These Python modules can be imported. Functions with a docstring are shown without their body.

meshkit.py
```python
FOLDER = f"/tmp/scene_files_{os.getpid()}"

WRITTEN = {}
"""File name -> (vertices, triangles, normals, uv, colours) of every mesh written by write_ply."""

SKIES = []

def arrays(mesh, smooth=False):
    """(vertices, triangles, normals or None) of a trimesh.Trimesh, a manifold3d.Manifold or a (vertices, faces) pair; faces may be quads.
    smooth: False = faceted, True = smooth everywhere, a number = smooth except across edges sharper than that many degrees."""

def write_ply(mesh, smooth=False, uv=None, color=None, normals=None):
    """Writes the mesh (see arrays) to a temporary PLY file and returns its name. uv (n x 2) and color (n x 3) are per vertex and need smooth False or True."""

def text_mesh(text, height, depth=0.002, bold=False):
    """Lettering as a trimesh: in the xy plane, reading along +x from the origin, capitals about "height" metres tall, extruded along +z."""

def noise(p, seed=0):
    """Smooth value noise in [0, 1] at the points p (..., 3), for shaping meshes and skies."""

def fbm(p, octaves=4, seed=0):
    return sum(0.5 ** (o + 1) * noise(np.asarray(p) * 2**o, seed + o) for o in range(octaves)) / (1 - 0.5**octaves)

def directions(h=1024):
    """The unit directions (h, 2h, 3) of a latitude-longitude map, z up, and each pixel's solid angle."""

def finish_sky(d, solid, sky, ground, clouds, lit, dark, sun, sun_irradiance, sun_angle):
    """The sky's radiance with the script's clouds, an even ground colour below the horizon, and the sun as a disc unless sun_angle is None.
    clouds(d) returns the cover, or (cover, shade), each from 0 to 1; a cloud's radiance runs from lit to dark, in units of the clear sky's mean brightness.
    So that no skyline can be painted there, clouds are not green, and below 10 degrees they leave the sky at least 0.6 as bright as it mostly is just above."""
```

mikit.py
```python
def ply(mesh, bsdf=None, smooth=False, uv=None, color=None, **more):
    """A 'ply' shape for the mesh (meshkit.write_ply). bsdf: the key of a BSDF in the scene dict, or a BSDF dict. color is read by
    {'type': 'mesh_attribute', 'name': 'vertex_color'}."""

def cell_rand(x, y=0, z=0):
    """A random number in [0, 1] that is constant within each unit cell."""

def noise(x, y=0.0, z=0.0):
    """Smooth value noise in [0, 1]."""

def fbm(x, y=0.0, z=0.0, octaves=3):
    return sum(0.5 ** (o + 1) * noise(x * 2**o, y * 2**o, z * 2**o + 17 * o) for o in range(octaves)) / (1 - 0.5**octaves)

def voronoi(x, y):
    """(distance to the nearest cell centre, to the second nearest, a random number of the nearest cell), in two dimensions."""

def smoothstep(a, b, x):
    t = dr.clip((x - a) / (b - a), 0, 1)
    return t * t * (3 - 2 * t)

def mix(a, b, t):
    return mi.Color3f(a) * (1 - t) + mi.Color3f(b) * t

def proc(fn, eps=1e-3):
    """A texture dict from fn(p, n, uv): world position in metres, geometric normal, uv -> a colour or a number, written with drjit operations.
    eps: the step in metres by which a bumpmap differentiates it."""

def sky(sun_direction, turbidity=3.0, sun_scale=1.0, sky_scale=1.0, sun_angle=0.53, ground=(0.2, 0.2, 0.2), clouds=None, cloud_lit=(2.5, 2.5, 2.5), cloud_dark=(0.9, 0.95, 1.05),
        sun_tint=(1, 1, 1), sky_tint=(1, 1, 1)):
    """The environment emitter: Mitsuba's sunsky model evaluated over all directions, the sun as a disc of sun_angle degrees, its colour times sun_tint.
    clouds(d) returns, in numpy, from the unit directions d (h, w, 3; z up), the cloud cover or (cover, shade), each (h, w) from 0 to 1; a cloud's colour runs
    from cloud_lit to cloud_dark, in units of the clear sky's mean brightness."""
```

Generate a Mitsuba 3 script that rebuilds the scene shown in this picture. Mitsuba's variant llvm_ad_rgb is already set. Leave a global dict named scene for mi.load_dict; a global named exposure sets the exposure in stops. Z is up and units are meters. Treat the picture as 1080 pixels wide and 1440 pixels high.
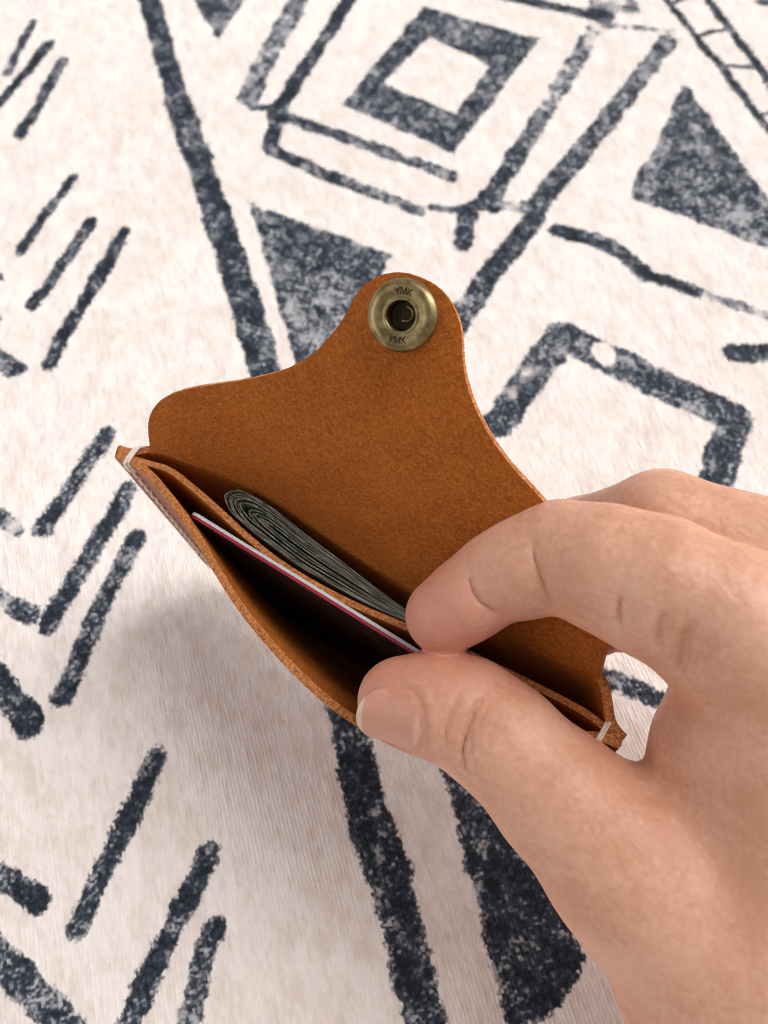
import math
import numpy as np
import trimesh
import shapely
import drjit as dr
import mitsuba as mi
import mikit
import meshkit
from scipy.interpolate import CubicSpline, RBFInterpolator, RegularGridInterpolator

T = mi.ScalarTransform4f
scene, labels = {}, {}
MM = 0.001
rng = np.random.default_rng(7)

# ------------------------------------------------------------------ camera
PITCH, CAM_H = math.radians(63.5), 0.198
scene['camera'] = {
    'type': 'thinlens', 'fov': 2 * math.degrees(math.atan(540 / 1100)), 'fov_axis': 'x',
    'to_world': T().look_at([0, 0, CAM_H], [0, math.cos(PITCH), CAM_H - math.sin(PITCH)], [0, 1, 0.3]),
    'aperture_radius': 0.0006, 'focus_distance': 0.128, 'near_clip': 0.01, 'far_clip': 20.0}

# ------------------------------------------------------------------ light: three windows of a room, and the room's own soft light
exposure = 0.50
for key, at, half, rgb in (('window_light', [1.10, 0.46, 2.02], (0.66, 0.70), [5.0, 4.78, 4.6]),
                           ('window_light_001', [-1.95, -0.55, 1.00], (0.60, 0.55), [1.7, 1.62, 1.62]),
                           ('window_light_002', [1.85, 0.95, 0.92], (0.50, 0.50), [5.4, 5.2, 5.0])):
    scene[key] = {'type': 'rectangle', 'to_world': T().look_at(at, [0, 0.12, 0.1], [0, 0, 1]).scale([half[0], half[1], 1]),
                  'emitter': {'type': 'area', 'radiance': {'type': 'rgb', 'value': rgb}}}
    labels[key] = {'kind': 'structure'}
scene['room_light'] = {'type': 'constant', 'radiance': {'type': 'rgb', 'value': [0.285, 0.262, 0.250]}}


# ------------------------------------------------------------------ helpers
def obj(key, mesh, bsdf, smooth=True, uv=None, label=None, category=None, group=None, kind=None):
    scene[key] = mikit.ply(mesh, bsdf, smooth=smooth, uv=uv)
    tag(key, label, category, group, kind)


def tag(key, label=None, category=None, group=None, kind=None):
    e = {k: v for k, v in dict(label=label, category=category, group=group, kind=kind).items() if v}
    if e:
        labels[key] = e


def spline(pts, n, ends='not-a-knot'):
    """n points evenly spaced along a smooth curve through pts."""
    p = np.asarray(pts, float)
    s = np.r_[0, np.cumsum(np.linalg.norm(np.diff(p, axis=0), axis=1) ** 0.6)]
    q = CubicSpline(s, p, bc_type='natural')(np.linspace(0, s[-1], n * 8))
    a = np.r_[0, np.cumsum(np.linalg.norm(np.diff(q, axis=0), axis=1))]
    return np.stack([np.interp(np.linspace(0, a[-1], n), a, q[:, k]) for k in range(q.shape[1])], 1)


def tube(points, radius, sides=8, closed=False):
    p = np.asarray(points, float)
    t = np.gradient(p, axis=0)
    t /= np.linalg.norm(t, axis=1, keepdims=True)
    ref = np.array([0.3, 0.5, 0.81])
    a = np.cross(t, ref)
    a /= np.linalg.norm(a, axis=1, keepdims=True)
    b = np.cross(t, a)
    w = np.arange(sides) * 2 * np.pi / sides
    r = np.broadcast_to(radius, len(p))[:, None, None]
    v = p[:, None] + r * (np.cos(w)[None, :, None] * a[:, None] + np.sin(w)[None, :, None] * b[:, None])
    n = len(p)
    i, j = np.meshgrid(np.arange(n - 1), np.arange(sides), indexing='ij')
    k = (j + 1) % sides
    f = np.stack([i * sides + j, i * sides + k, (i + 1) * sides + k, (i + 1) * sides + j], -1).reshape(-1, 4)
    f = np.vstack([f[:, [0, 1, 2]], f[:, [0, 2, 3]]])
    v = np.vstack([v.reshape(-1, 3), p[:1], p[-1:]])
    jj = np.arange(sides)
    f = np.vstack([f, np.stack([jj * 0 + n * sides, (jj + 1) % sides, jj], 1),
                   np.stack([jj * 0 + n * sides + 1, (n - 1) * sides + jj, (n - 1) * sides + (jj + 1) % sides], 1)])
    return v, f


def noise3(p, scale, seed=0, octaves=3):
    """Noise between -1 and 1; p in millimetres, scale the size of its lumps."""
    return 2 * meshkit.fbm(np.asarray(p) / scale + 31.7, octaves, seed) - 1


def leather_sheet(P, N, thick, rough_edge=0.12):
    """A cut piece of leather from a grid of inner-face points P (n, m, 3) and unit normals N that point out of the inner face.
    Inner face, outer face and raw cut edges are shaded apart: uv.x = 0 inner, 1 outer, 0.5 edge; uv.y runs 0..1 across the edge."""
    n, m = P.shape[:2]
    Q = P - N * thick
    idx = np.arange(n * m).reshape(n, m)
    q = np.stack([idx[:-1, :-1], idx[1:, :-1], idx[1:, 1:], idx[:-1, 1:]], -1).reshape(-1, 4)
    rim = np.r_[idx[:, 0], idx[-1, 1:], idx[-2::-1, -1], idx[0, -2:0:-1]]
    return sheet_from(P.reshape(-1, 3), Q.reshape(-1, 3), np.vstack([q[:, [0, 1, 2]], q[:, [0, 2, 3]]]), rim, rough_edge)


def sheet_from(A, B, f, rim, rough_edge=0.12, rows=4):
    """Faces A and B of a piece of leather share triangles f; rim is the closed ring of their boundary vertices."""
    r = len(rim)
    out = A[rim] - A.mean(0)
    t = np.roll(A[rim], -1, 0) - np.roll(A[rim], 1, 0)
    nn = np.cross(t, A[rim] - B[rim])
    nn /= np.maximum(np.linalg.norm(nn, axis=1, keepdims=True), 1e-9)
    if (nn * out).sum() < 0:
        nn = -nn
    k = np.linspace(0, 1, rows)
    E = A[rim][:, None] * (1 - k)[None, :, None] + B[rim][:, None] * k[None, :, None]
    wob = noise3(E, 0.45, 3, 2) * rough_edge
    wob[:, 0] *= 0.4
    wob[:, -1] *= 0.4
    swell = (0.16 * 4 * k * (1 - k))[None, :, None]
    E = E + nn[:, None] * (wob[..., None] + swell)
    i, j = np.meshgrid(np.arange(r), np.arange(rows - 1), indexing='ij')
    g = lambda a, b: (a % r) * rows + b
    e = np.stack([g(i, j), g(i + 1, j), g(i + 1, j + 1), g(i, j + 1)], -1).reshape(-1, 4)
    e = np.vstack([e[:, [0, 1, 2]], e[:, [0, 2, 3]]])
    # keep the faces joined to the rough edge
    A, B = A.copy(), B.copy()
    A[rim], B[rim] = E[:, 0], E[:, -1]
    # orient
    fa = f
    a = np.cross(A[f[:, 1]] - A[f[:, 0]], A[f[:, 2]] - A[f[:, 0]])
    if (a * (A - B)[f[:, 0]]).sum() < 0:
        fa = f[:, ::-1]
    ee = np.cross(E.reshape(-1, 3)[e[:, 1]] - E.reshape(-1, 3)[e[:, 0]], E.reshape(-1, 3)[e[:, 2]] - E.reshape(-1, 3)[e[:, 0]])
    if (ee * nn[e[:, 0] // rows]).sum() < 0:
        e = e[:, ::-1]
    v = np.vstack([A, B, E.reshape(-1, 3)])
    f = np.vstack([fa, fa[:, ::-1] + len(A), e + len(A) + len(B)])
    uv = np.vstack([np.c_[np.zeros(len(A)), np.zeros(len(A))], np.c_[np.ones(len(B)), np.zeros(len(B))],
                    np.c_[np.full(r * rows, 0.5), np.tile(k, r)]])
    return (v * MM, f), uv


# ------------------------------------------------------------------ materials
FIB, PILE = math.radians(18), 0.9       # the pile of the rug runs this way, in rows this wide (mm)


def rug_uv(p):
    x, y = p.x * 1000 / PILE, p.y * 1000 / PILE
    return x * math.cos(FIB) + y * math.sin(FIB), -x * math.sin(FIB) + y * math.cos(FIB)      # across, along (in rows of pile)


# printed strokes on the rug, in millimetres on its plane: x1, y1, x2, y2, half width, strength of the ink
STROKES = [
    # long stripe
    (-101.7, 349.0, -79.1, 275.6, 4.03, 1.00), (-79.1, 275.6, -60.0, 218.8, 4.44, 1.00), (-60.0, 218.8, -45.4, 176.8, 4.58, 1.00), (-45.4, 176.8, -35.5, 142.8, 4.52, 1.00), (-35.5, 142.8, -12.9, 57.5, 4.44, 1.00),
    (-12.9, 57.5, -9.6, 42.3, 4.53, 1.00), (-9.6, 42.3, -6.0, 27.8, 4.21, 1.00), (-6.0, 27.8, 1.0, 5.3, 4.70, 1.00), (1.0, 5.3, 5.5, -10.5, 4.32, 1.00), (5.5, -10.5, 9.1, -23.3, 4.16, 0.95), (9.1, -23.3, 17.0, -48.3, 3.96, 0.95),
    # dashes on the left
    (-144.1, 323.4, -147.9, 290.8, 1.71, 0.80), (-134.7, 309.5, -147.5, 271.4, 1.95, 1.00), (-126.7, 298.7, -135.1, 254.7, 2.19, 0.95),
    (-110.9, 232.9, -123.5, 197.3, 1.74, 0.95), (-101.1, 210.5, -114.3, 173.2, 1.91, 1.00), (-89.3, 206.2, -104.8, 150.3, 2.10, 1.00),
    (-128.3, 157.8, -114.6, 148.1, 2.90, 0.75), (-133.2, 189.1, -127.7, 185.9, 1.66, 0.70), (-129.0, 170.8, -124.2, 169.0, 1.15, 0.70),
    (-82.3, 124.7, -94.8, 93.8, 2.26, 0.95), (-73.1, 106.0, -88.5, 65.2, 2.35, 0.95), (-68.9, 91.0, -81.7, 46.4, 2.46, 0.88),
    (-114.9, 99.8, -103.1, 93.6, 2.80, 0.60), (-107.3, 75.2, -93.5, 68.3, 2.66, 0.60), (-102.6, 54.7, -88.2, 39.7, 3.24, 0.95),
    (-54.8, 31.5, -69.0, -5.1, 2.16, 0.95), (-41.0, 10.3, -55.7, -25.8, 2.37, 0.95), (-37.5, -5.3, -42.8, -27.1, 2.32, 0.72),
    (-91.8, 6.8, -78.5, 0.1, 2.60, 0.72), (-88.4, -8.0, -66.5, -24.6, 3.24, 0.80), (-66.5, -24.6, -55.9, -34.4, 3.13, 0.80),
    (-59.7, -38.0, -66.8, -53.8, 2.14, 0.90), (-44.3, -33.2, -51.1, -47.2, 2.17, 0.90),
    # nested chevrons, top
    (-31.7, 354.1, -52.5, 276.4, 4.33, 0.62), (-10.9, 349.0, -39.5, 270.6, 2.87, 1.00), (-51.0, 271.4, -39.3, 270.6, 1.63, 0.70), (-40.5, 268.2, -39.2, 264.2, 3.77, 1.00),
    (-37.1, 265.0, -10.5, 251.6, 2.66, 0.85), (-10.5, 251.6, 23.5, 233.3, 2.85, 0.60), (-40.7, 262.6, -41.9, 248.6, 2.91, 0.85), (-41.3, 246.7, -17.9, 232.2, 2.58, 0.90), (-17.9, 232.2, 11.9, 216.3, 2.52, 0.75),
    (30.3, 349.0, 87.6, 327.2, 2.68, 1.00), (88.4, 329.2, 89.9, 327.2, 5.00, 0.90), (91.0, 336.0, 101.0, 335.0, 5.94, 0.45), (88.9, 321.5, 117.4, 317.8, 2.04, 0.50),
    (86.6, 319.6, 62.4, 271.4, 3.65, 0.50), (62.4, 271.4, 37.7, 222.2, 3.40, 0.80), (114.9, 311.3, 82.8, 261.4, 3.88, 0.72), (82.8, 261.4, 54.0, 219.4, 3.88, 0.88),
    (39.3, 219.4, 53.7, 218.1, 2.50, 0.50), (52.8, 217.4, 52.7, 216.0, 3.49, 1.00), (52.5, 213.3, 32.9, 182.8, 3.62, 0.95), (32.9, 182.8, 13.3, 148.1, 3.65, 0.95),
    (16.5, 218.4, 27.4, 217.0, 1.50, 0.75), (29.5, 214.6, 26.9, 199.9, 2.94, 0.95), (27.4, 216.7, 37.6, 220.8, 2.25, 0.80), (37.3, 223.6, 38.5, 218.8, 3.51, 0.90), (39.2, 218.8, 52.3, 216.7, 2.24, 0.60),
    # squiggle, right
    (59.5, 206.9, 71.8, 202.5, 2.69, 0.95), (71.8, 202.5, 80.7, 197.0, 3.15, 0.70), (80.7, 197.0, 87.1, 186.6, 2.87, 0.95), (87.1, 186.6, 103.9, 178.6, 2.12, 1.00), (103.9, 178.6, 130.2, 166.1, 1.85, 0.60),
    # ladder, top right
    (112.0, 359.3, 127.5, 309.5, 1.34, 0.95), (127.5, 309.5, 148.4, 244.8, 1.50, 1.00), (132.1, 351.5, 154.1, 269.4, 1.72, 1.00), (118.8, 335.0, 128.1, 340.9, 0.89, 0.90), (127.8, 314.0, 139.4, 318.7, 1.01, 1.00), (132.5, 295.1, 146.2, 293.4, 0.84, 0.90), (140.8, 265.4, 148.3, 267.4, 0.81, 0.90),
    (157.7, 336.5, 167.0, 337.9, 2.09, 0.80), (153.9, 292.5, 163.6, 232.9, 1.34, 0.90),
    # large frame, right
    (34.1, 128.0, 56.1, 160.9, 5.05, 0.80), (56.6, 160.9, 104.8, 130.3, 5.50, 0.85), (106.1, 130.3, 93.8, 105.6, 5.01, 0.84), (110.1, 154.8, 127.3, 153.6, 3.35, 0.95),
    # short bars beneath the wallet
    (45.9, 55.6, 70.9, 45.2, 2.36, 0.95), (17.8, 41.1, 29.8, 61.3, 2.91, 0.90),
    # dots of bare pile are cut out of the frame
]
BARE = [(68.6, 155.3, 69.2, 153.1, 2.91, 1.00), (40.0, 138.5, 44.5, 146.0, 1.75, 0.35), (43.6, 216.7, 50.5, 225.8, 2.01, 0.00)]
POLYS = [   # convex, corners in mm on the rug
    ([(-89.6, 359.3), (-52.8, 359.3), (-67.1, 312.7)], .9),
    ([(-47.6, 220.1), (2.9, 195.4), (-9.1, 162.1), (-26.1, 148.1)], .76),
    ([(116.5, 284.8), (86.5, 222.9), (139.0, 193.5), (141.2, 203.2)], .74),
    ([(11.4, 42.9), (19.7, 44.7), (36.1, 7.9), (42.2, -6.2), (43.9, -10.7), (42.1, -15.2), (38.0, -19.7), (34.0, -22.5), (26.4, -23.5)], .97),
]
FRAME = ([(-16.0, 272.3), (16.6, 334.0), (62.1, 312.2), (25.3, 245.5)], [(-0.3, 284.8), (18.5, 314.0), (41.9, 295.6), (27.2, 266.2)])


def seg_d(x, y, s):
    ax, ay, bx, by, hw, _ = s
    vx, vy = bx - ax, by - ay
    t = dr.clip(((x - ax) * vx + (y - ay) * vy) / max(vx * vx + vy * vy, 1e-6), 0, 1)
    return dr.sqrt(dr.square(x - ax - vx * t) + dr.square(y - ay - vy * t)) - hw


def poly_d(x, y, pts):
    c, d = np.mean(pts, 0), None
    for (ax, ay), (bx, by) in zip(pts, pts[1:] + pts[:1]):
        n = np.array([by - ay, ax - bx]) / math.hypot(bx - ax, by - ay)
        if n @ (c - [ax, ay]) > 0:
            n = -n
        e = (x - ax) * n[0] + (y - ay) * n[1]
        d = e if d is None else dr.maximum(d, e)
    return d


def rug_ink(p):
    x, y = mi.Float(p.x) * 1000, mi.Float(p.y) * 1000
    u, v = rug_uv(p)
    w1, w2 = mikit.fbm(x / 7, y / 7, 3.1, octaves=2) - .5, mikit.fbm(x / 7, y / 7, 8.7, octaves=2) - .5
    fine = mikit.noise(u / .6, v / .85, 2.2) * .6 + mikit.noise(u / 1.5, v / 2.0, 7.2) * .4 - .5
    x, y = x + w1 * 2.2, y + w2 * 2.2
    k, ink = mi.Float(0), mi.Float(0)
    soft = lambda d: mikit.smoothstep(1.45, -1.35, d - .25 + fine * 1.9)
    marks = [(seg_d(x, y, s), s[5]) for s in STROKES] + [(poly_d(x, y, pts), a) for pts, a in POLYS]
    marks.append((dr.maximum(poly_d(x, y, FRAME[0]), -poly_d(x, y, FRAME[1])), .85))
    for d, a in marks:
        m = soft(d)
        ink = dr.select(m > k, a, ink)
        k = dr.maximum(k, m)
    for s in BARE:
        k = k * (1 - soft(seg_d(x, y, s)) * s[5])
    return k, ink


def rug_color(p, n, uv):
    u, v = rug_uv(p)
    k, strength = rug_ink(p)
    cloud = mikit.fbm(u / 4.6, v / 5.2, 1.5, octaves=2) - .5
    row = dr.floor(u + mikit.noise(u / 7, v / 12, .4))
    speck = mikit.noise(row * 5.17, v / .9 + row * 2.3, 5.5) * .34 + mikit.noise(u / .62, v / .8, 3.5) * .40 + mikit.cell_rand(row, dr.floor(v / .7 + row * .37), 3) * .26 - .5
    worn = speck * 3.3 + cloud * 2.2 + (1 - strength) * 1.4 - .14         # where the ink lets the pale pile through
    ink = mikit.mix([.005, .010, .019], [.030, .045, .072], mikit.smoothstep(-.7, .15, worn))
    ink = mikit.mix(ink, [.45, .465, .495], mikit.smoothstep(.05, 1.0, worn))
    gap = (1 - strength) * 1.5 * mikit.smoothstep(-.35, .45, speck * 1.6 + cloud * 1.6)
    streak = mikit.fbm(u / 1.0, v / 3, 4.5, octaves=3)
    patch = mikit.fbm(u / 4.5, v / 8, 7.5, octaves=3)
    pile = mikit.mix([.775, .70, .66], [.90, .865, .838], mikit.smoothstep(.30, .64, streak * .45 + patch * .55))
    pile = pile * (.94 + .12 * mikit.noise(row * 3.3, v / 5 + row, 8.5)) * (1 + .10 * speck)
    cover = mikit.smoothstep(.22, .66, k + speck * 1.25 * mikit.smoothstep(0, .25, k) - gap * mikit.smoothstep(0, .3, k))
    return mikit.mix(pile, ink, cover)


def rug_height(p, n, uv):
    u, v = rug_uv(p)
    return mikit.noise(u / .45, v / 1.2, 6.5) * .6 + mikit.noise(u / .25, v / .6, 2.5) * .4


scene['rug_pile'] = {'type': 'bumpmap', 'tex': mikit.proc(rug_height, eps=1.2e-4), 'scale': 0.00014, 'bsdf': {
    'type': 'twosided', 'b': {'type': 'principled', 'base_color': mikit.proc(rug_color), 'roughness': .72, 'specular': .35, 'sheen': .5, 'sheen_tint': .3}}}


def leather_color(p, n, uv):
    x, y, z = p.x * 1000, p.y * 1000, p.z * 1000
    f1 = mikit.fbm(x / .42, y / .42, z / .42, octaves=2)
    f2 = mikit.fbm(x / 6, y / 6, z / 6, octaves=3)
    pit = mikit.smoothstep(.66, .86, mikit.noise(x / .42, y / .34, z / .42)) * mikit.smoothstep(.35, .7, mikit.noise(x / 3, y / 3, z / 3))
    glint = mikit.smoothstep(.72, .85, mikit.noise(x / .28 + 9, y / .28, z / .28))
    suede = mikit.mix([.225, .052, .0035], [.42, .122, .010], dr.clip((f1 - .5) * 1.25 + (f2 - .5) * .5 + .5, 0, 1))
    suede = mikit.mix(suede, [.17, .048, .006], pit * .6)
    suede = mikit.mix(suede, [.52, .24, .07], glint * .35)
    raw = mikit.mix([.25, .075, .018], [.60, .25, .085], mikit.smoothstep(.2, .8, mikit.noise(x / .22, y / .22, z / .22) * .65 + f1 * .35))
    grain = mikit.mix([.20, .062, .030], [.285, .105, .058], f1 * .5 + f2 * .5)
    edge = mikit.smoothstep(.2, .3, uv.x) * mikit.smoothstep(.8, .7, uv.x)
    return mikit.mix(mikit.mix(suede, grain, mikit.smoothstep(.7, .8, uv.x)), raw, edge)


def leather_height(p, n, uv):
    x, y, z = p.x * 1000, p.y * 1000, p.z * 1000
    return mikit.fbm(x / .5, y / .5, z / .5, octaves=3) * mikit.mix([1, 1, 1], [.35, .35, .35], mikit.smoothstep(.7, .8, uv.x)).x


def leather_rough(p, n, uv):
    return mi.Float(.88) - .36 * mikit.smoothstep(.7, .8, uv.x)


scene['leather'] = {'type': 'bumpmap', 'tex': mikit.proc(leather_height, eps=8e-5), 'scale': 0.00022, 'bsdf': {
    'type': 'twosided', 'b': {'type': 'principled', 'base_color': mikit.proc(leather_color), 'roughness': mikit.proc(leather_rough), 'specular': .35, 'sheen': .35, 'sheen_tint': .8}}}


def brass_color(p, n, uv):
    x, y, z = p.x * 1000, p.y * 1000, p.z * 1000
    t = mikit.fbm(x / 1.4, y / 1.4, z / 1.4, octaves=3)
    return mikit.mix([.165, .125, .052], [.36, .29, .15], mikit.smoothstep(.25, .75, t))


scene['antique_brass'] = {'type': 'twosided', 'b': {'type': 'principled', 'base_color': mikit.proc(brass_color), 'metallic': 1.0, 'roughness': .40}}
scene['dark_brass'] = {'type': 'twosided', 'b': {'type': 'principled', 'base_color': {'type': 'rgb', 'value': [.035, .026, .014]}, 'metallic': .8, 'roughness': .5}}
scene['thread'] = {'type': 'twosided', 'b': {'type': 'principled', 'base_color': {'type': 'rgb', 'value': [.80, .72, .62]}, 'roughness': .7, 'specular': .3}}


def note_color(p, n, uv):
    a = mikit.fbm(uv.x * 40, uv.y * 60, 2.0, octaves=3)
    b = mikit.noise(uv.x * 9, uv.y * 5, 6.0)
    rim = mikit.smoothstep(.012, .004, uv.y)
    c = mikit.mix([.05, .055, .039], [.14, .15, .11], a * .6 + b * .4)
    return mikit.mix(c, mikit.mix([.05, .055, .042], [.27, .28, .23], mikit.noise(uv.x * 60, 2.0, 1.0)), rim)


scene['banknote_paper'] = {'type': 'twosided', 'b': {'type': 'principled', 'base_color': mikit.proc(note_color), 'roughness': .7, 'specular': .3}}
scene['white_card'] = {'type': 'twosided', 'b': {'type': 'principled', 'base_color': {'type': 'rgb', 'value': [.52, .53, .535]}, 'roughness': .35, 'specular': .5}}
scene['dark_print'] = {'type': 'twosided', 'b': {'type': 'principled', 'base_color': mikit.proc(lambda p, n, uv: mikit.mix([.012, .008, .007], [.05, .022, .018], mikit.smoothstep(.5, .75, mikit.fbm(p.x * 300, p.y * 300, p.z * 500)))), 'roughness': .4, 'specular': .4}}
scene['crimson_card'] = {'type': 'twosided', 'b': {'type': 'principled', 'base_color': {'type': 'rgb', 'value': [.33, .013, .036]}, 'roughness': .35, 'specular': .5}}

# ------------------------------------------------------------------ the rug
def spaced(a0, a1, b0, b1, fine, coarse=20.0):
    """Coarse steps from a0 to a1 and from b0 to b1, fine ones between."""
    return np.r_[np.arange(a0, a1, coarse), np.arange(a1, b0, fine), np.arange(b0, b1 + 1, coarse)]


us, vs = spaced(-700, -145, 305, 760, .225), spaced(-420, -135, 305, 760, 1.0)
gu, gv = np.meshgrid(us / PILE, vs / PILE, indexing='ij')
q3 = lambda a, b, c: np.stack([a, b, np.full_like(a, c)], -1)
swing = 1.1 * (meshkit.noise(q3(gu / 7, gv / 12, .4), 5) - .5) + .35 * (meshkit.noise(q3(gu / 1.5, gv / 3, .7), 6) - .5)
row = (gu + swing) / 1.0
cell = np.floor(row)
knot = meshkit.noise(q3(cell * 7.31, gv / 1.25 + cell * 3.7, .2), 8)
gz = .35 * np.abs(np.sin(np.pi * row)) * (.45 + .9 * knot) + .14 * knot + .5 * noise3(q3(gu, gv, 0), 9, 9, 2) * .4 + .7 * noise3(q3(gu, gv, 0), 60, 11, 2)
gu, gv = gu * PILE, gv * PILE
wide = (gu < -145) | (gu > 305) | (gv < -135) | (gv > 305)
gz[wide] = .2
gx, gy = gu * math.cos(FIB) - gv * math.sin(FIB), gu * math.sin(FIB) + gv * math.cos(FIB)
n0, m0 = gx.shape
ii = np.arange(n0 * m0).reshape(n0, m0)
rf = np.stack([ii[:-1, :-1], ii[1:, :-1], ii[1:, 1:], ii[:-1, 1:]], -1).reshape(-1, 4)
top = np.stack([gx, gy, gz], -1).reshape(-1, 3)
ring = np.r_[ii[:, 0], ii[-1, 1:], ii[-2::-1, -1], ii[0, -2:0:-1]]
low = top[ring] - [0, 0, 9]
rn = len(ring)
k = np.arange(rn)
skirt = np.stack([ring[k], len(top) + k, len(top) + (k + 1) % rn, ring[(k + 1) % rn]], 1)
obj('rug', (np.vstack([top, low]) * MM, np.vstack([rf, skirt])), 'rug_pile', smooth=True,
    label='cream rug with worn dark navy diamonds, stripes and dashes printed on its short pile', category='rug')

# ------------------------------------------------------------------ the wallet
DROP = np.array([0.115, 0.03, -1.0])             # the pockets hang straight down from their mouth
DROP /= np.linalg.norm(DROP)
DEPTH = 62.0
FRONT = [(-51.41, 76.81, 68.69), (-47.82, 74.97, 68.89), (-44.27, 72.30, 68.67), (-40.04, 67.65, 67.70), (-35.59, 61.87, 66.82), (-31.29, 55.47, 65.42), (-25.69, 47.41, 63.75), (-18.93, 39.69, 62.69),
         (-12.38, 33.29, 62.41), (-4.84, 27.53, 63.11), (3.55, 23.63, 64.52), (12.70, 21.33, 66.73), (21.35, 21.16, 70.44), (28.05, 22.49, 74.01), (32.35, 22.58, 75.84), (35.61, 21.26, 76.75)]
DIVIDER = [(-51.55, 77.26, 68.47), (-48.01, 75.76, 68.61), (-44.56, 74.61, 68.70), (-41.04, 73.39, 68.66), (-36.88, 70.37, 68.27), (-31.85, 66.10, 67.81), (-26.27, 61.07, 66.98), (-19.40, 55.39, 66.61), (-11.44, 50.21, 66.82), (-4.00, 46.14, 67.36),
           (3.68, 42.44, 68.31), (12.00, 38.28, 69.59), (19.87, 33.84, 71.17), (27.27, 29.33, 72.95), (32.50, 25.29, 75.18), (35.74, 21.52, 76.43)]
BACK = [(-51.75, 77.82, 68.07), (-48.23, 76.85, 68.37), (-44.56, 77.13, 68.96), (-39.49, 75.86, 68.44), (-32.68, 73.67, 67.34), (-23.09, 69.34, 65.63), (-12.06, 62.17, 64.29), (0.00, 53.65, 65.41), (12.38, 45.26, 68.38), (22.45, 38.44, 71.90),
        (29.55, 33.81, 75.18), (33.16, 30.81, 77.49), (34.09, 24.60, 76.40), (35.96, 21.79, 76.12)]
LEFT, RIGHT = np.array(FRONT[0]), np.array(FRONT[-1])


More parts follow.
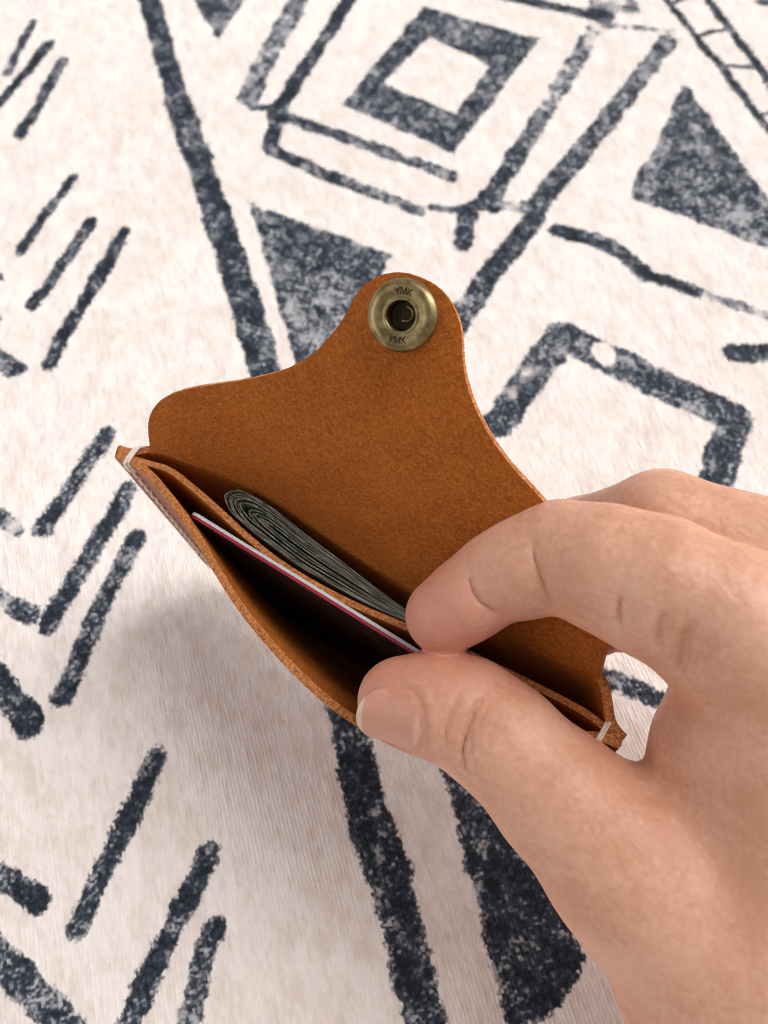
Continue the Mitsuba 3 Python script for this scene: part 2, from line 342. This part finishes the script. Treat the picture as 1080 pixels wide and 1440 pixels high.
def hang(curve, n, close, rows=26, depth=DEPTH, power=1.0, shift=0.0):
    """The grid of a pocket wall that hangs from its mouth curve and closes towards the straight seam."""
    top = spline(curve, n) + shift * np.array([.51, .86, 0])
    s = np.linspace(0, 1, n)[:, None]
    chord = LEFT * (1 - s) + RIGHT * s
    b = top - chord
    t = np.linspace(0, 1, rows)[None, :, None]
    g = 1 - close * (1 - (1 - t) ** power)
    g = g * np.clip((1 - t) / .16, .08, 1) ** .6         # the walls meet in the seam at the bottom
    side = np.minimum(s, 1 - s) * 103                    # the lower corners are rounded
    deep = depth - 9 + np.sqrt(np.maximum(81 - np.maximum(9 - side, 0) ** 2, 0)) * .999
    return chord[:, None] + b[:, None] * g + DROP * deep[:, None] * t


def normals(P):
    a, b = np.gradient(P, axis=0), np.gradient(P, axis=1)
    n = np.cross(a, b)
    n /= np.maximum(np.linalg.norm(n, axis=-1, keepdims=True), 1e-9)
    return n


AWAY = np.array([0.48, 0.80, 0.0])              # from the front of the wallet to its back
fr = hang(FRONT, 180, .74, shift=.85)
fn = normals(fr)
fn *= np.sign((fn * AWAY).sum(-1, keepdims=True) + 1e-9)
mesh, uv = leather_sheet(fr, fn, 1.5)
tag('wallet', 'open tan leather card wallet with its flap folded back, held over the rug', 'wallet')
obj('wallet__front_panel', mesh, 'leather', uv=uv)
dv = hang(DIVIDER, 160, .75, shift=.75)
dn = normals(dv)
dn *= np.sign((dn * AWAY).sum(-1, keepdims=True) + 1e-9)
mesh, uv = leather_sheet(dv, dn, 1.15)
uv[uv[:, 0] == 1, 0] = 0.0
obj('wallet__divider', mesh, 'leather', uv=uv)
bk = hang(BACK, 170, .8)
bn = normals(bk)
bn *= -np.sign((bn * AWAY).sum(-1, keepdims=True) + 1e-9)
mesh, uv = leather_sheet(bk, bn, 1.5)
obj('wallet__back_panel', mesh, 'leather', uv=uv)

# flap: outline in space, filled with a smooth sheet
FLAP = [(-44.56, 76.64, 68.71), (-44.62, 78.84, 71.60), (-43.99, 80.46, 74.75), (-42.46, 81.81, 77.21), (-39.91, 82.54, 79.36), (-36.20, 82.65, 81.43), (-30.20, 81.91, 84.19), (-24.65, 80.91, 86.82), (-19.32, 80.22, 89.60), (-16.08, 79.98, 91.50), (-13.13, 80.02, 93.75),
        (-10.74, 80.33, 96.14), (-8.30, 81.30, 98.86), (-6.15, 82.50, 101.69), (-4.75, 83.80, 104.13), (-3.04, 84.41, 106.44), (-0.75, 84.52, 108.29), (2.23, 84.00, 109.59), (4.83, 82.80, 110.11), (7.52, 81.09, 110.04), (9.50, 79.24, 109.23), (10.76, 77.07, 108.04), (11.43, 74.90, 106.51),
        (11.58, 72.49, 104.75), (12.04, 69.81, 102.96), (13.14, 66.83, 101.03), (14.87, 63.71, 99.25), (17.22, 60.34, 97.46), (20.28, 56.96, 95.89), (23.60, 53.45, 94.59), (27.47, 48.82, 92.50), (31.11, 43.60, 89.67), (33.29, 39.07, 86.74), (33.78, 36.69, 84.88), (33.64, 34.51, 82.23), (33.16, 30.81, 77.49)]
base = [tuple(x) for x in spline(BACK, 300)]
ib = int(np.argmin([np.linalg.norm(np.subtract(x, FLAP[0])) for x in base]))
ie = int(np.argmin([np.linalg.norm(np.subtract(x, FLAP[-1])) for x in base]))
out3 = spline(FLAP, 420)
base3 = np.array(base[ib + 1:ie])[::-1][::3]
INSIDE = np.array([(2.64, 77.71, 107.13), (-2.28, 72.16, 94.08), (-17.56, 70.56, 78.98), (11.36, 55.77, 86.13), (2.36, 59.94, 83.07), (-31.42, 75.97, 74.97), (22.25, 44.66, 83.50), (3.26, 74.65, 101.80)])
loop3 = np.vstack([out3, base3])
cen = loop3.mean(0)
ax0 = np.array(FLAP[-1]) - np.array(FLAP[0])
ax0 /= np.linalg.norm(ax0)
_, _, vt = np.linalg.svd(loop3 - cen)
ax2 = vt[2] if vt[2][2] > 0 else -vt[2]
ax0 -= ax2 * (ax0 @ ax2)
ax0 /= np.linalg.norm(ax0)
ax1 = np.cross(ax2, ax0)
to2 = lambda q: np.stack([(q - cen) @ ax0, (q - cen) @ ax1], -1)
known = np.vstack([loop3[::4], INSIDE])
hgt = RBFInterpolator(to2(known), (known - cen) @ ax2, kernel='thin_plate_spline', smoothing=2.0)
poly = shapely.Polygon(to2(loop3)).buffer(0)
ring2 = np.array(poly.segmentize(0.35).exterior.coords)[:-1]
x0, y0, x1, y1 = poly.bounds
grid = np.stack(np.meshgrid(np.arange(x0, x1, .8), np.arange(y0, y1, .8), indexing='ij'), -1).reshape(-1, 2)
inner = shapely.contains_xy(poly.buffer(-.45), grid[:, 0], grid[:, 1])
pts2 = np.vstack([ring2, grid[inner]])
from scipy.spatial import Delaunay
tri = Delaunay(pts2).simplices
mid = pts2[tri].mean(1)
snap2 = to2(np.array([(2.85, 77.81, 107.17)]))
tri = tri[shapely.contains_xy(poly, mid[:, 0], mid[:, 1]) & (np.linalg.norm(mid - snap2, axis=1) > 2.6)]


def flap_at(q2):
    return cen + q2[:, :1] * ax0 + q2[:, 1:] * ax1 + hgt(q2)[:, None] * ax2


A = flap_at(pts2)
e = 0.3
na = np.cross(flap_at(pts2 + [e, 0]) - flap_at(pts2 - [e, 0]), flap_at(pts2 + [0, e]) - flap_at(pts2 - [0, e]))
na /= np.linalg.norm(na, axis=1, keepdims=True)
mesh, uv = sheet_from(A, A - na * 1.35, tri, np.arange(len(ring2)), .10)
obj('wallet__flap', mesh, 'leather', uv=uv)

# snap fastener on the flap
s2 = to2(np.array([(2.85, 77.81, 107.17)]))
so = flap_at(s2)[0]
sn = np.cross(flap_at(s2 + [e, 0]) - flap_at(s2 - [e, 0]), flap_at(s2 + [0, e]) - flap_at(s2 - [0, e]))[0]
sn /= np.linalg.norm(sn)
su = np.array([1.0, 0, 0]) - sn * sn[0]
su /= np.linalg.norm(su)
sv = np.cross(sn, su)


def on_snap(v):
    v = np.asarray(v, float)
    return (so + v[..., :1] * su + v[..., 1:2] * sv + v[..., 2:3] * sn) * MM


def lathe(profile, n=96):
    p = np.asarray(profile, float)
    w = np.arange(n) * 2 * np.pi / n
    v = np.stack([p[:, None, 0] * np.cos(w), p[:, None, 0] * np.sin(w), np.broadcast_to(p[:, None, 1], (len(p), n))], -1)
    i, j = np.meshgrid(np.arange(len(p) - 1), np.arange(n), indexing='ij')
    k = (j + 1) % n
    return v.reshape(-1, 3), np.stack([i * n + j, i * n + k, (i + 1) * n + k, (i + 1) * n + j], -1).reshape(-1, 4)


prof = spline([(5.3, -.1), (5.36, .4), (5.18, .95), (4.7, 1.36), (4.0, 1.5), (3.3, 1.36), (2.9, 1.24), (2.7, 1.28), (2.45, 1.34), (2.27, 1.24), (2.2, .9), (2.17, .1), (2.15, -.6)], 70)
v, f = lathe(prof)
obj('wallet__snap', (on_snap(v), f), 'antique_brass')
v, f = lathe([(2.15, .1), (2.15, -1.1), (1.9, -1.2), (1.2, -1.2), (0.02, -1.2)])
obj('wallet__snap__socket', (on_snap(v), f), 'dark_brass')
w = np.linspace(-2.2, 1.5, 40)
v, f = tube(np.stack([.35 + 1.05 * np.cos(w), .25 + 1.05 * np.sin(w), np.full(40, -.35)], -1), .17, 8)
obj('wallet__snap__spring', (on_snap(v), f), 'antique_brass')


v, f = lathe([(0.02, -2.5), (2.5, -2.4), (4.6, -1.95), (5.0, -1.6), (4.9, -1.3)])
obj('wallet__snap__cap', (on_snap(v), f), 'antique_brass')


def arc_text(word, radius, mid_angle, height, inward):
    parts, step = [], .27
    for q, ch in enumerate(word):
        t = meshkit.text_mesh(ch, height, .12, bold=True)
        t.apply_translation([-t.bounds[:, 0].mean(), -height / 2, 0])
        a = mid_angle + (q - (len(word) - 1) / 2) * (step if inward else -step)
        rot = a - np.pi / 2 if not inward else a + np.pi / 2
        c, s = np.cos(rot), np.sin(rot)
        vv = t.vertices.copy()
        vv[:, :2] = vv[:, :2] @ np.array([[c, s], [-s, c]]) + radius * np.array([np.cos(a), np.sin(a)])
        rr = np.linalg.norm(vv[:, :2], axis=1)
        vv[:, 2] += np.interp(rr, prof[::-1, 0][30:], prof[::-1, 1][30:]) - .075
        parts.append(trimesh.Trimesh(vv, t.faces, process=False))
    return trimesh.util.concatenate(parts)


for q, (ang, inward) in enumerate(((math.radians(82), False), (math.radians(262), True))):
    t = arc_text('YMK', 3.55, ang, 1.0, inward)
    obj('wallet__snap__lettering' + ('' if q == 0 else '_001'), (on_snap(t.vertices), t.faces), 'dark_brass', smooth=False)

# thread: a wrap over each end of the mouth and a row of stitches down each side
def stitch(key, pts, r=.36):
    obj(key, (lambda m: (m[0] * MM, m[1]))(tube(spline(pts, 16), r, 8)), 'thread')


def side(s, t, off):
    """A point of the front panel's outside, s along the mouth, t down, off mm proud of the leather."""
    i, j = s * (fr.shape[0] - 1), t * (fr.shape[1] - 1)
    a, b = int(round(i)), int(j)
    q = fr[a, b] * (1 - (j - b)) + fr[a, min(b + 1, fr.shape[1] - 1)] * (j - b)
    return q - fn[a, b] * (1.5 + off)


num = 0
for s, ends in ((.030, 1), (.968, -1)):
    o = side(s, 0, .2)
    inn = o + fn[int(s * 179), 0] * (3.9 if ends > 0 else 3.2) + (np.array([0, 0, 0]) if ends > 0 else np.array([1.6, 0, 0]))
    for dx in (-.34, .34):
        sh = np.array([dx, dx * .4, 0])
        stitch('wallet__stitch' + (f'_{num:03d}' if num else ''), [side(s, .05, .1) + sh, side(s, .02, .3) + sh, o + sh + [0, 0, .35], (o + inn) / 2 + sh + [0, 0, .75], inn + sh + [0, 0, .25], inn + sh + DROP * 2.5], (.33 if ends > 0 else .25))
        num += 1
    t = .055
    while t < .97:
        stitch(f'wallet__stitch_{num:03d}', [side(s, t, -.3), side(s, t + .006, .22), side(s, t + .02, .3), side(s, t + .034, .22), side(s, t + .040, -.3)], .33)
        num += 1
        t += .05

# ------------------------------------------------------------------ folded banknotes in the rear pocket
UP = [(-29.79, 69.70, 67.82), (-28.18, 69.82, 67.88), (-25.75, 68.93, 67.55), (-21.69, 66.80, 66.71), (-17.57, 63.66, 66.15), (-13.60, 60.42, 65.88), (-9.15, 56.91, 65.69), (-2.57, 51.52, 65.91), (3.76, 46.19, 66.83), (12.18, 40.71, 68.57)]
DOWN = [(-30.59, 67.78, 66.87), (-29.48, 66.49, 66.45), (-27.80, 64.87, 66.09), (-24.99, 62.38, 65.74), (-20.70, 59.04, 65.41), (-15.53, 55.19, 65.06), (-10.86, 52.34, 65.20), (-5.09, 48.83, 65.80), (0.00, 45.79, 66.85), (3.96, 43.71, 67.60), (12.13, 39.44, 68.61)]
up3, dn3 = spline(UP, 240), spline(DOWN, 240)
KN, NP = 11, 90
key = 'folded_banknotes'
tag(key, 'wad of grey green banknotes folded in half in the rear pocket of the wallet', 'banknotes')
for q in range(KN):
    frac = 1 - .93 * (q + (.55 * rng.random() if q else 0)) / KN
    start = 1.0 + 3.1 * q + (7 if q > 5 else 0) + (2.2 * rng.random() if q else 0)
    reach = 14 + 2.0 * q
    t = start + (239 - start) * (1 - np.cos(np.linspace(0, np.pi / 2, NP))) ** 1.25
    gl = lambda c: np.stack([np.interp(t, np.arange(240), c[:, k]) for k in range(3)], 1)
    a, b = gl(up3), gl(dn3)
    x = np.clip((t - start) / reach, 0, 1)
    g = (frac * np.sqrt(1 - (1 - x) ** 2))[:, None]
    m, h = (a + b) / 2, (a - b) / 2
    line = np.vstack([(m + h * g)[::-1], (m - h * g)[1:]])
    n1 = len(line)
    away = np.abs(np.linspace(-1, 1, n1)) ** .5
    wave = noise3(np.c_[np.linspace(0, 22, n1), np.full(n1, q * 3.3), np.zeros(n1)], 1.5, 20 + q, 2)
    line = line + np.outer(wave * .24 * away, AWAY) + np.outer(noise3(np.c_[np.linspace(0, 3, n1), np.full(n1, q * 7.3), np.zeros(n1)], 1.0, 40 + q, 2) * .6 - .2 * (q * 7 % 5), [0, 0, 1])
    rows = np.linspace(0, 1, 10)
    g = line[:, None] + DROP * 52 * rows[None, :, None]
    idx = np.arange(n1 * 10).reshape(n1, 10)
    fq = np.stack([idx[:-1, :-1], idx[1:, :-1], idx[1:, 1:], idx[:-1, 1:]], -1).reshape(-1, 4)
    nn = normals(g)
    th = .085
    A2, B2 = (g + nn * th).reshape(-1, 3), (g - nn * th).reshape(-1, 3)
    tops = idx[:, 0]
    nb = len(A2)
    rv = np.vstack([A2[tops], B2[tops]])
    i = np.arange(n1 - 1)
    rim = np.stack([i, i + 1, i + 1 + n1, i + n1], 1) + 2 * nb
    uvn = np.stack(np.meshgrid(np.linspace(0, 1, n1), rows, indexing='ij'), -1).reshape(-1, 2) + [q * 3.1, 0.02]
    uvr = np.c_[np.tile(np.linspace(0, 1, n1), 2) + q * 3.1, np.zeros(2 * n1)]
    obj(key + '__banknote' + (f'_{q:03d}' if q else ''), (np.vstack([A2, B2, rv]) * MM, np.vstack([fq, fq[:, ::-1] + nb, rim])), 'banknote_paper', uv=np.vstack([uvn, uvn, uvr]))


# ------------------------------------------------------------------ two cards in the front pocket
def card(key, a, b, drop, thick, shift, bsdf, label, category):
    a, b = np.array(a), np.array(b)
    x = b - a
    wid = np.linalg.norm(x)
    x /= wid
    d = DROP - x * (DROP @ x)
    d /= np.linalg.norm(d)
    n = np.cross(x, d)
    if n @ AWAY < 0:
        n = -n
    sh = shapely.box(0, 0, wid, drop).buffer(-2.5).buffer(2.5)
    m = trimesh.creation.extrude_polygon(sh, thick, engine='earcut')
    v = a + np.outer(m.vertices[:, 0], x) + np.outer(m.vertices[:, 1], d) + np.outer(m.vertices[:, 2] + shift, n)
    obj(key, (v * MM, m.faces), bsdf, smooth=25, label=label, category=category)


card('plastic_card', (-36.67, 66.04, 66.44), (8.36, 36.29, 69.27), 48, .56, -.32, 'white_card', 'white edged plastic card in the front pocket, next to the leather divider', 'card')
card('plastic_card_001', (-36.45, 66.01, 66.21), (8.38, 36.37, 68.97), 48, .50, -.90, 'crimson_card', 'dark card with a crimson edge in the front pocket, below the white edged card', 'card')
card('plastic_card_001__printed_face', (-36.35, 65.96, 66.01), (8.27, 36.53, 68.83), 47.8, .06, -.98, 'dark_print', None, None)

# ------------------------------------------------------------------ the hand
# <hand sdf>
# (joint, joint, radius, radius) of each bone in millimetres; every finger is a chain, the palm a group
INDEX = [((9.58, 40.60, 79.68), (13.35, 42.57, 82.45), 6.2, 6.3), ((13.35, 42.57, 82.45), (17.60, 44.93, 85.20), 6.3, 6.6), ((17.60, 44.93, 85.20), (21.64, 45.55, 87.74), 6.6, 7.5), ((21.64, 45.55, 87.74), (26.59, 46.49, 90.45), 7.5, 7.9), ((26.59, 46.49, 90.45), (31.99, 43.44, 92.83), 7.9, 9.0),
         ((31.99, 43.44, 92.83), (38.35, 40.14, 93.98), 9.0, 9.9), ((38.35, 40.14, 93.98), (46.79, 35.32, 93.25), 9.9, 10.6), ((46.79, 35.32, 93.25), (55.00, 31.36, 90.72), 10.6, 11.4)]
MIDDLE = [((41.18, 49.03, 52.60), (35.76, 58.55, 69.64), 7.0, 7.3), ((35.76, 58.55, 69.64), (43.61, 53.08, 87.02), 7.3, 8.3), ((43.61, 53.08, 87.02), (64.36, 43.24, 87.71), 8.3, 11.0)]
RING = [((49.20, 52.31, 41.94), (46.98, 55.46, 55.80), 6.4, 7.0), ((46.98, 55.46, 55.80), (57.04, 54.88, 67.81), 7.0, 8.0), ((57.04, 54.88, 67.81), (75.53, 43.44, 69.93), 8.0, 10.5)]
LITTLE = [((60.27, 54.55, 35.24), (62.24, 54.16, 42.87), 5.4, 6.0), ((62.24, 54.16, 42.87), (72.33, 49.30, 48.27), 6.0, 7.0), ((72.33, 49.30, 48.27), (86.11, 38.34, 51.74), 7.0, 9.5)]
THUMB = [((2.60, 28.71, 73.20), (8.09, 28.10, 73.90), 6.8, 7.8), ((8.09, 28.10, 73.90), (13.15, 26.38, 74.16), 7.8, 8.3), ((13.15, 26.38, 74.16), (18.48, 22.29, 73.91), 8.3, 8.6), ((18.48, 22.29, 73.91), (26.61, 14.31, 72.72), 8.6, 9.7), ((26.61, 14.31, 72.72), (38.62, 3.50, 67.89), 9.7, 12.2)]
PALM = [((53.74, 31.32, 90.15), (69.73, 0.81, 66.55), 11.5, 17.0), ((66.55, 42.03, 82.63), (84.95, 0.88, 55.41), 12.0, 18.0), ((75.53, 42.35, 69.38), (95.35, -0.18, 43.71), 11.5, 17.0), ((86.11, 38.34, 51.74), (104.24, -2.58, 32.46), 10.5, 16.0),
        ((37.55, 4.46, 68.37), (58.96, -12.93, 58.58), 11.2, 19.4), ((54.31, 21.19, 81.18), (63.29, -1.11, 65.59), 9.2, 17.5), ((47.87, 20.14, 77.86), (63.29, 8.49, 70.38), 6.6, 15.0), ((70.98, -3.13, 60.12), (102.40, -55.36, 27.37), 24.0, 26.0), ((58.96, -12.93, 58.58), (89.77, -52.02, 32.39), 20.4, 25.0)]


def bone(p, b):
    a, c = np.array(b[0]), np.array(b[1])
    v = c - a
    t = np.clip((p - a) @ v / (v @ v), 0, 1)
    return np.linalg.norm(p - a - t[:, None] * v, axis=1) - (b[2] + (b[3] - b[2]) * t)


def smin(a, b, k):
    h = np.maximum(k - np.abs(a - b), 0) / k
    return np.minimum(a, b) - h * h * h * k / 6


def group(p, bones, k):
    d = bone(p, bones[0])
    for b in bones[1:]:
        d = smin(d, bone(p, b), k)
    return d


def hand_sdf(p):
    palm = group(p, PALM, 12.0)
    d = None
    for chain, k, kp in ((INDEX, 3.0, 6.5), (MIDDLE, 3.5, 6.5), (RING, 4.0, 8.0), (LITTLE, 4.0, 8.0), (THUMB, 4.0, 9.0)):
        f = smin(palm, group(p, chain, k), kp)
        d = f if d is None else smin(d, f, 1.2)
    return d
# </hand sdf>


# creases: lines on the skin (mm), depth, width
CREASES = [
    ([(12.34, 43.66, 90.11), (12.69, 41.54, 89.77), (13.81, 39.65, 89.15), (15.72, 38.41, 88.31), (17.93, 37.79, 87.23)], .8, .5),        # index, last joint
    ([(20.92, 46.16, 96.80), (21.07, 43.41, 96.31), (21.95, 40.67, 95.09), (23.21, 38.50, 93.19), (23.91, 37.73, 91.78)], .85, .5),                    # index, middle joint
    ([(31.10, 36.19, 100.56), (31.04, 34.42, 98.85), (31.55, 32.81, 96.84)], 1.3, .8),                                # index, base
    ([(36.38, 33.41, 101.75), (36.03, 31.45, 99.54), (36.04, 30.10, 97.04), (36.52, 29.30, 95.11)], 1.7, 1.5), ([(39.65, 32.09, 101.97), (38.87, 29.96, 99.72), (38.73, 28.05, 96.44), (39.25, 26.98, 93.22)], 1.9, 1.6), ([(41.96, 30.22, 101.91), (41.05, 27.92, 99.29), (40.66, 26.15, 95.35)], 1.4, 1.9),
    ([(14.43, 27.17, 83.06), (12.82, 24.09, 82.95), (11.57, 21.11, 81.59), (11.32, 18.63, 79.61), (12.10, 16.84, 78.21)], 1.15, .5),   # thumb joint
    ([(11.10, 27.50, 82.99), (9.56, 24.51, 82.44), (8.85, 21.76, 80.85), (9.21, 19.90, 79.28)], .65, .5), ([(13.23, 24.08, 83.00), (12.36, 21.06, 81.87), (12.79, 18.31, 80.39)], .45, .45), ([(15.64, 26.45, 83.03), (14.24, 23.87, 83.07), (13.16, 21.02, 82.13)], .28, .45),
    ([(17.09, 24.88, 83.10), (15.37, 21.87, 82.92), (14.53, 19.08, 81.78)], .15, .7), ([(34.39, 14.34, 80.83), (39.10, 13.49, 79.91), (42.01, 12.39, 81.24)], .35, 2.2), ([(38.93, 16.58, 78.67), (40.96, 14.88, 81.12), (43.63, 13.73, 84.32)], .4, 1.8),
    ([(21.79, 7.46, 78.85), (23.33, 7.23, 79.60), (25.14, 7.27, 80.44)], .12, .8), ([(23.18, 2.65, 71.56), (24.38, 2.04, 74.13), (25.72, 1.65, 75.81)], .12, .8),
]


def surface_nets(f, lo, hi, h):
    ax = [np.arange(a, b, h) for a, b in zip(lo, hi)]
    shp = tuple(len(a) for a in ax)
    # a coarse pass finds the band of cells that needs the fine one
    cx = [np.arange(a, b + 5 * h, 5 * h) for a, b in zip(lo, hi)]
    cp = np.stack(np.meshgrid(*cx, indexing='ij'), -1)
    cg = RegularGridInterpolator(cx, f(cp.reshape(-1, 3)).reshape(cp.shape[:3]), bounds_error=False, fill_value=None)
    g = np.empty(shp, np.float32)
    for i, x in enumerate(ax[0]):
        yy, zz = np.meshgrid(ax[1], ax[2], indexing='ij')
        p = np.stack([np.full(yy.size, x), yy.ravel(), zz.ravel()], 1)
        d = cg(p)
        near = np.abs(d) < 5 * h
        d[near] = f(p[near])
        g[i] = d.reshape(yy.shape)
    s = g < 0
    tot, cnt = np.zeros(tuple(n - 1 for n in shp) + (3,), np.float32), np.zeros(tuple(n - 1 for n in shp), np.float32)
    quads = []
    for axis in range(3):
        o = [k for k in range(3) if k != axis]
        a = [slice(None)] * 3
        b = [slice(None)] * 3
        a[axis], b[axis] = slice(0, -1), slice(1, None)
        cross = s[tuple(a)] != s[tuple(b)]
        ids = np.argwhere(cross)
        ga, gb = g[tuple(a)][cross], g[tuple(b)][cross]
        pt = ids.astype(np.float32)
        pt[:, axis] += ga / (ga - gb)
        ok = np.all([(ids[:, k] > 0) & (ids[:, k] < shp[k] - 1) for k in o], 0)
        cells = []
        for d0, d1 in ((0, 0), (1, 0), (1, 1), (0, 1)):
            c = ids.copy()
            c[:, o[0]] -= d0
            c[:, o[1]] -= d1
            v = np.all([(c[:, k] >= 0) & (c[:, k] < shp[k] - 1) for k in range(3)], 0)
            np.add.at(tot, tuple(c[v].T), pt[v])
            np.add.at(cnt, tuple(c[v].T), 1)
            cells.append(c)
        q = np.stack(cells, 1)[ok]
        flip = s[tuple(a)][cross][ok]
        if axis == 1:
            flip = ~flip
        q[~flip] = q[~flip][:, ::-1]
        quads.append(q)
    on = cnt > 0
    num = np.full(cnt.shape, -1)
    num[on] = np.arange(on.sum())
    v = tot[on] / cnt[on][:, None] * h + np.array(lo)
    q = np.vstack(quads)
    q = num[q[..., 0], q[..., 1], q[..., 2]]
    return v, np.vstack([q[:, [0, 1, 2]], q[:, [0, 2, 3]]])


allb = np.array([[*b[0], b[2]] for c in (INDEX, MIDDLE, RING, LITTLE, THUMB, PALM) for b in c] + [[*b[1], b[3]] for c in (INDEX, MIDDLE, RING, LITTLE, THUMB, PALM) for b in c])
lo, hi = (allb[:, :3] - allb[:, 3:]).min(0) - 2, (allb[:, :3] + allb[:, 3:]).max(0) + 2
hv, hf = surface_nets(hand_sdf, lo, hi, 0.45)
hm = trimesh.Trimesh(hv, hf, process=False)
hn = hm.vertex_normals
vol = hm.volume
if vol < 0:
    hf = hf[:, ::-1]
    hn = -hn
bump = .10 * noise3(hv, 9, 50, 3) + .02 * noise3(hv, 1.2, 51, 2)
for pts, deep, wide in CREASES:
    c = spline(pts, 24)
    a, b = c[:-1], c[1:]
    near = np.linalg.norm(hv - c.mean(0), axis=1) < 30
    p = hv[near]
    d = np.full(len(p), 99.0)
    for q in range(len(a)):
        vq = b[q] - a[q]
        t = np.clip((p - a[q]) @ vq / (vq @ vq), 0, 1)
        dist = np.linalg.norm(p - a[q] - t[:, None] * vq, axis=1)
        taper = math.sin(math.pi * (q + .5) / len(a)) ** .4
        d = np.minimum(d, dist + (1 - taper) * wide * 1.2)
    bump[near] -= deep * .7 * np.exp(-(d / (wide * .6)) ** 2) + deep * .35 * np.exp(-(d / (wide * 2.6)) ** 2)

# the thumbnail's own frame: along the thumb to its tip, across, and out of the nail
TIP, JOINT = np.array((2.60, 28.71, 73.20)), np.array((11.18, 27.06, 74.05))
nu = (TIP - JOINT) / np.linalg.norm(TIP - JOINT)
ny = np.array((3.77, 24.16, 77.52)) - np.array((3.95, 28.36, 73.25))
ny -= nu * (ny @ nu)
ny /= np.linalg.norm(ny)
nv = np.cross(ny, nu)
NAIL_C, NAIL_L, NAIL_A = TIP + nu * 0.35, 5.4, math.radians(47)


def nail_coords(p):
    r = p - NAIL_C
    s, x, y = r @ nu, r @ nv, r @ ny
    return s, np.arctan2(x, y), np.hypot(x, y)


ns, nt, nr = nail_coords(hv)
rho = (np.abs(ns / NAIL_L) ** 2.2 + np.abs(nt / NAIL_A) ** 2.2) ** (1 / 2.2)
fold = np.where((nr < 12) & (ns < 4.5), .26 * np.exp(-((rho - 1.20) / .14) ** 2) * np.clip((3.2 - ns) / 3, 0, 1) - .30 * np.exp(-((rho - 1.02) / .06) ** 2), 0)
bump += fold
hv = hv + hn * bump[:, None]

TIPS = [((9.58, 40.60, 79.68), 13), ((2.25, 28.59, 73.70), 10), ((41.18, 49.03, 52.60), 14)]


def skin_color(p, n, uv):
    x, y, z = p.x * 1000, p.y * 1000, p.z * 1000
    red = mi.Float(0)
    for (a, b, c), r in TIPS:
        red = dr.maximum(red, mikit.smoothstep(r * 1.5, r * .3, dr.sqrt(dr.square(x - a) + dr.square(y - b) + dr.square(z - c))))
    blot = mikit.fbm(x / 8, y / 8, z / 8, octaves=3)
    fine = mikit.fbm(x / .7, y / .7, z / .7, octaves=2)
    c = mikit.mix([.545, .27, .172], [.655, .375, .265], mikit.smoothstep(.25, .75, blot * .62 + fine * .38))
    return mikit.mix(c, [.50, .188, .132], red * .7)


def skin_height(p, n, uv):
    x, y, z = p.x * 1000, p.y * 1000, p.z * 1000
    return mikit.fbm(x / .5, y / .5, z / .5, octaves=2) * .6 + mikit.noise(x / 1.6, y / 1.6, z / 1.6) * .7


scene['skin'] = {'type': 'bumpmap', 'tex': mikit.proc(skin_height, eps=1e-4), 'scale': 0.00017, 'bsdf': {
    'type': 'twosided', 'b': {'type': 'principled', 'base_color': mikit.proc(skin_color), 'roughness': .47, 'specular': .42, 'sheen': .12, 'sheen_tint': .6}}}


def nail_color(p, n, uv):
    free = mikit.smoothstep(.80, .86, uv.x + .10 * uv.y * uv.y)
    moon = mikit.smoothstep(-.62, -.74, uv.x + .25 * uv.y * uv.y)
    ridge = mikit.noise(uv.y * 22, uv.x * .8, 3.0)
    c = mikit.mix([.53, .255, .185], [.55, .275, .20], ridge)
    return mikit.mix(mikit.mix(c, [.62, .38, .30], moon * .7), [.62, .46, .35], free)


scene['nail'] = {'type': 'twosided', 'b': {'type': 'principled', 'base_color': mikit.proc(nail_color), 'roughness': .32, 'specular': .5}}
obj('hand', (hv * MM, hf), 'skin', smooth=True, label='bare right hand pinching the cards in the wallet between thumb and bent index finger', category='hand')


def skin_radius(s, a):
    """Distance from the thumb's axis to its skin, at s along the axis and angle a."""
    d = np.outer(np.cos(a), ny) + np.outer(np.sin(a), nv)
    r = np.full(len(a), 14.0)
    for _ in range(60):
        q = NAIL_C + np.outer(s, nu) + d * r[:, None]
        r -= np.clip(hand_sdf(q), -1, 1) * .8
    return r


NR, NA = 26, 96
pw = lambda x, e: np.sign(x) * np.abs(x) ** e
rr, aa = np.meshgrid(np.linspace(0, 1, NR) ** .8, np.arange(NA) * 2 * np.pi / NA, indexing='ij')
ss, ta = (pw(np.cos(aa), .98) * rr * NAIL_L).ravel(), (pw(np.sin(aa), .93) * rr * NAIL_A).ravel()
base_r = skin_radius(np.minimum(ss, .6), ta)
real_r = skin_radius(np.minimum(ss, 4.2), ta)
bow = np.clip(ss - .6, 0, None)
rad = np.maximum(base_r - .035 * bow ** 2, real_r - .2) + .20 - .42 * rr.ravel() ** 6 * np.clip((3.2 - ss) / 1.5, 0, 1)
rad = rad * (1 - .02 * (ta / NAIL_A) ** 2)
dirs = np.outer(np.cos(ta), ny) + np.outer(np.sin(ta), nv)
outer = NAIL_C + np.outer(ss, nu) + dirs * rad[:, None]
under = NAIL_C + np.outer(ss, nu) + dirs * (rad - .45)[:, None]
gi = np.arange(NR * NA).reshape(NR, NA)
nq = np.stack([gi[:-1], gi[1:], np.roll(gi, -1, 1)[1:], np.roll(gi, -1, 1)[:-1]], -1).reshape(-1, 4)
edge_i = gi[-1]
rimq = np.stack([edge_i, edge_i + NR * NA, np.roll(edge_i, -1) + NR * NA, np.roll(edge_i, -1)], 1)
nuv = np.c_[ss / NAIL_L, ta / NAIL_A]
obj('hand__thumbnail', (np.vstack([outer, under]) * MM, np.vstack([nq, nq[:, ::-1] + NR * NA, rimq])), 'nail', smooth=True, uv=np.vstack([nuv, nuv]))
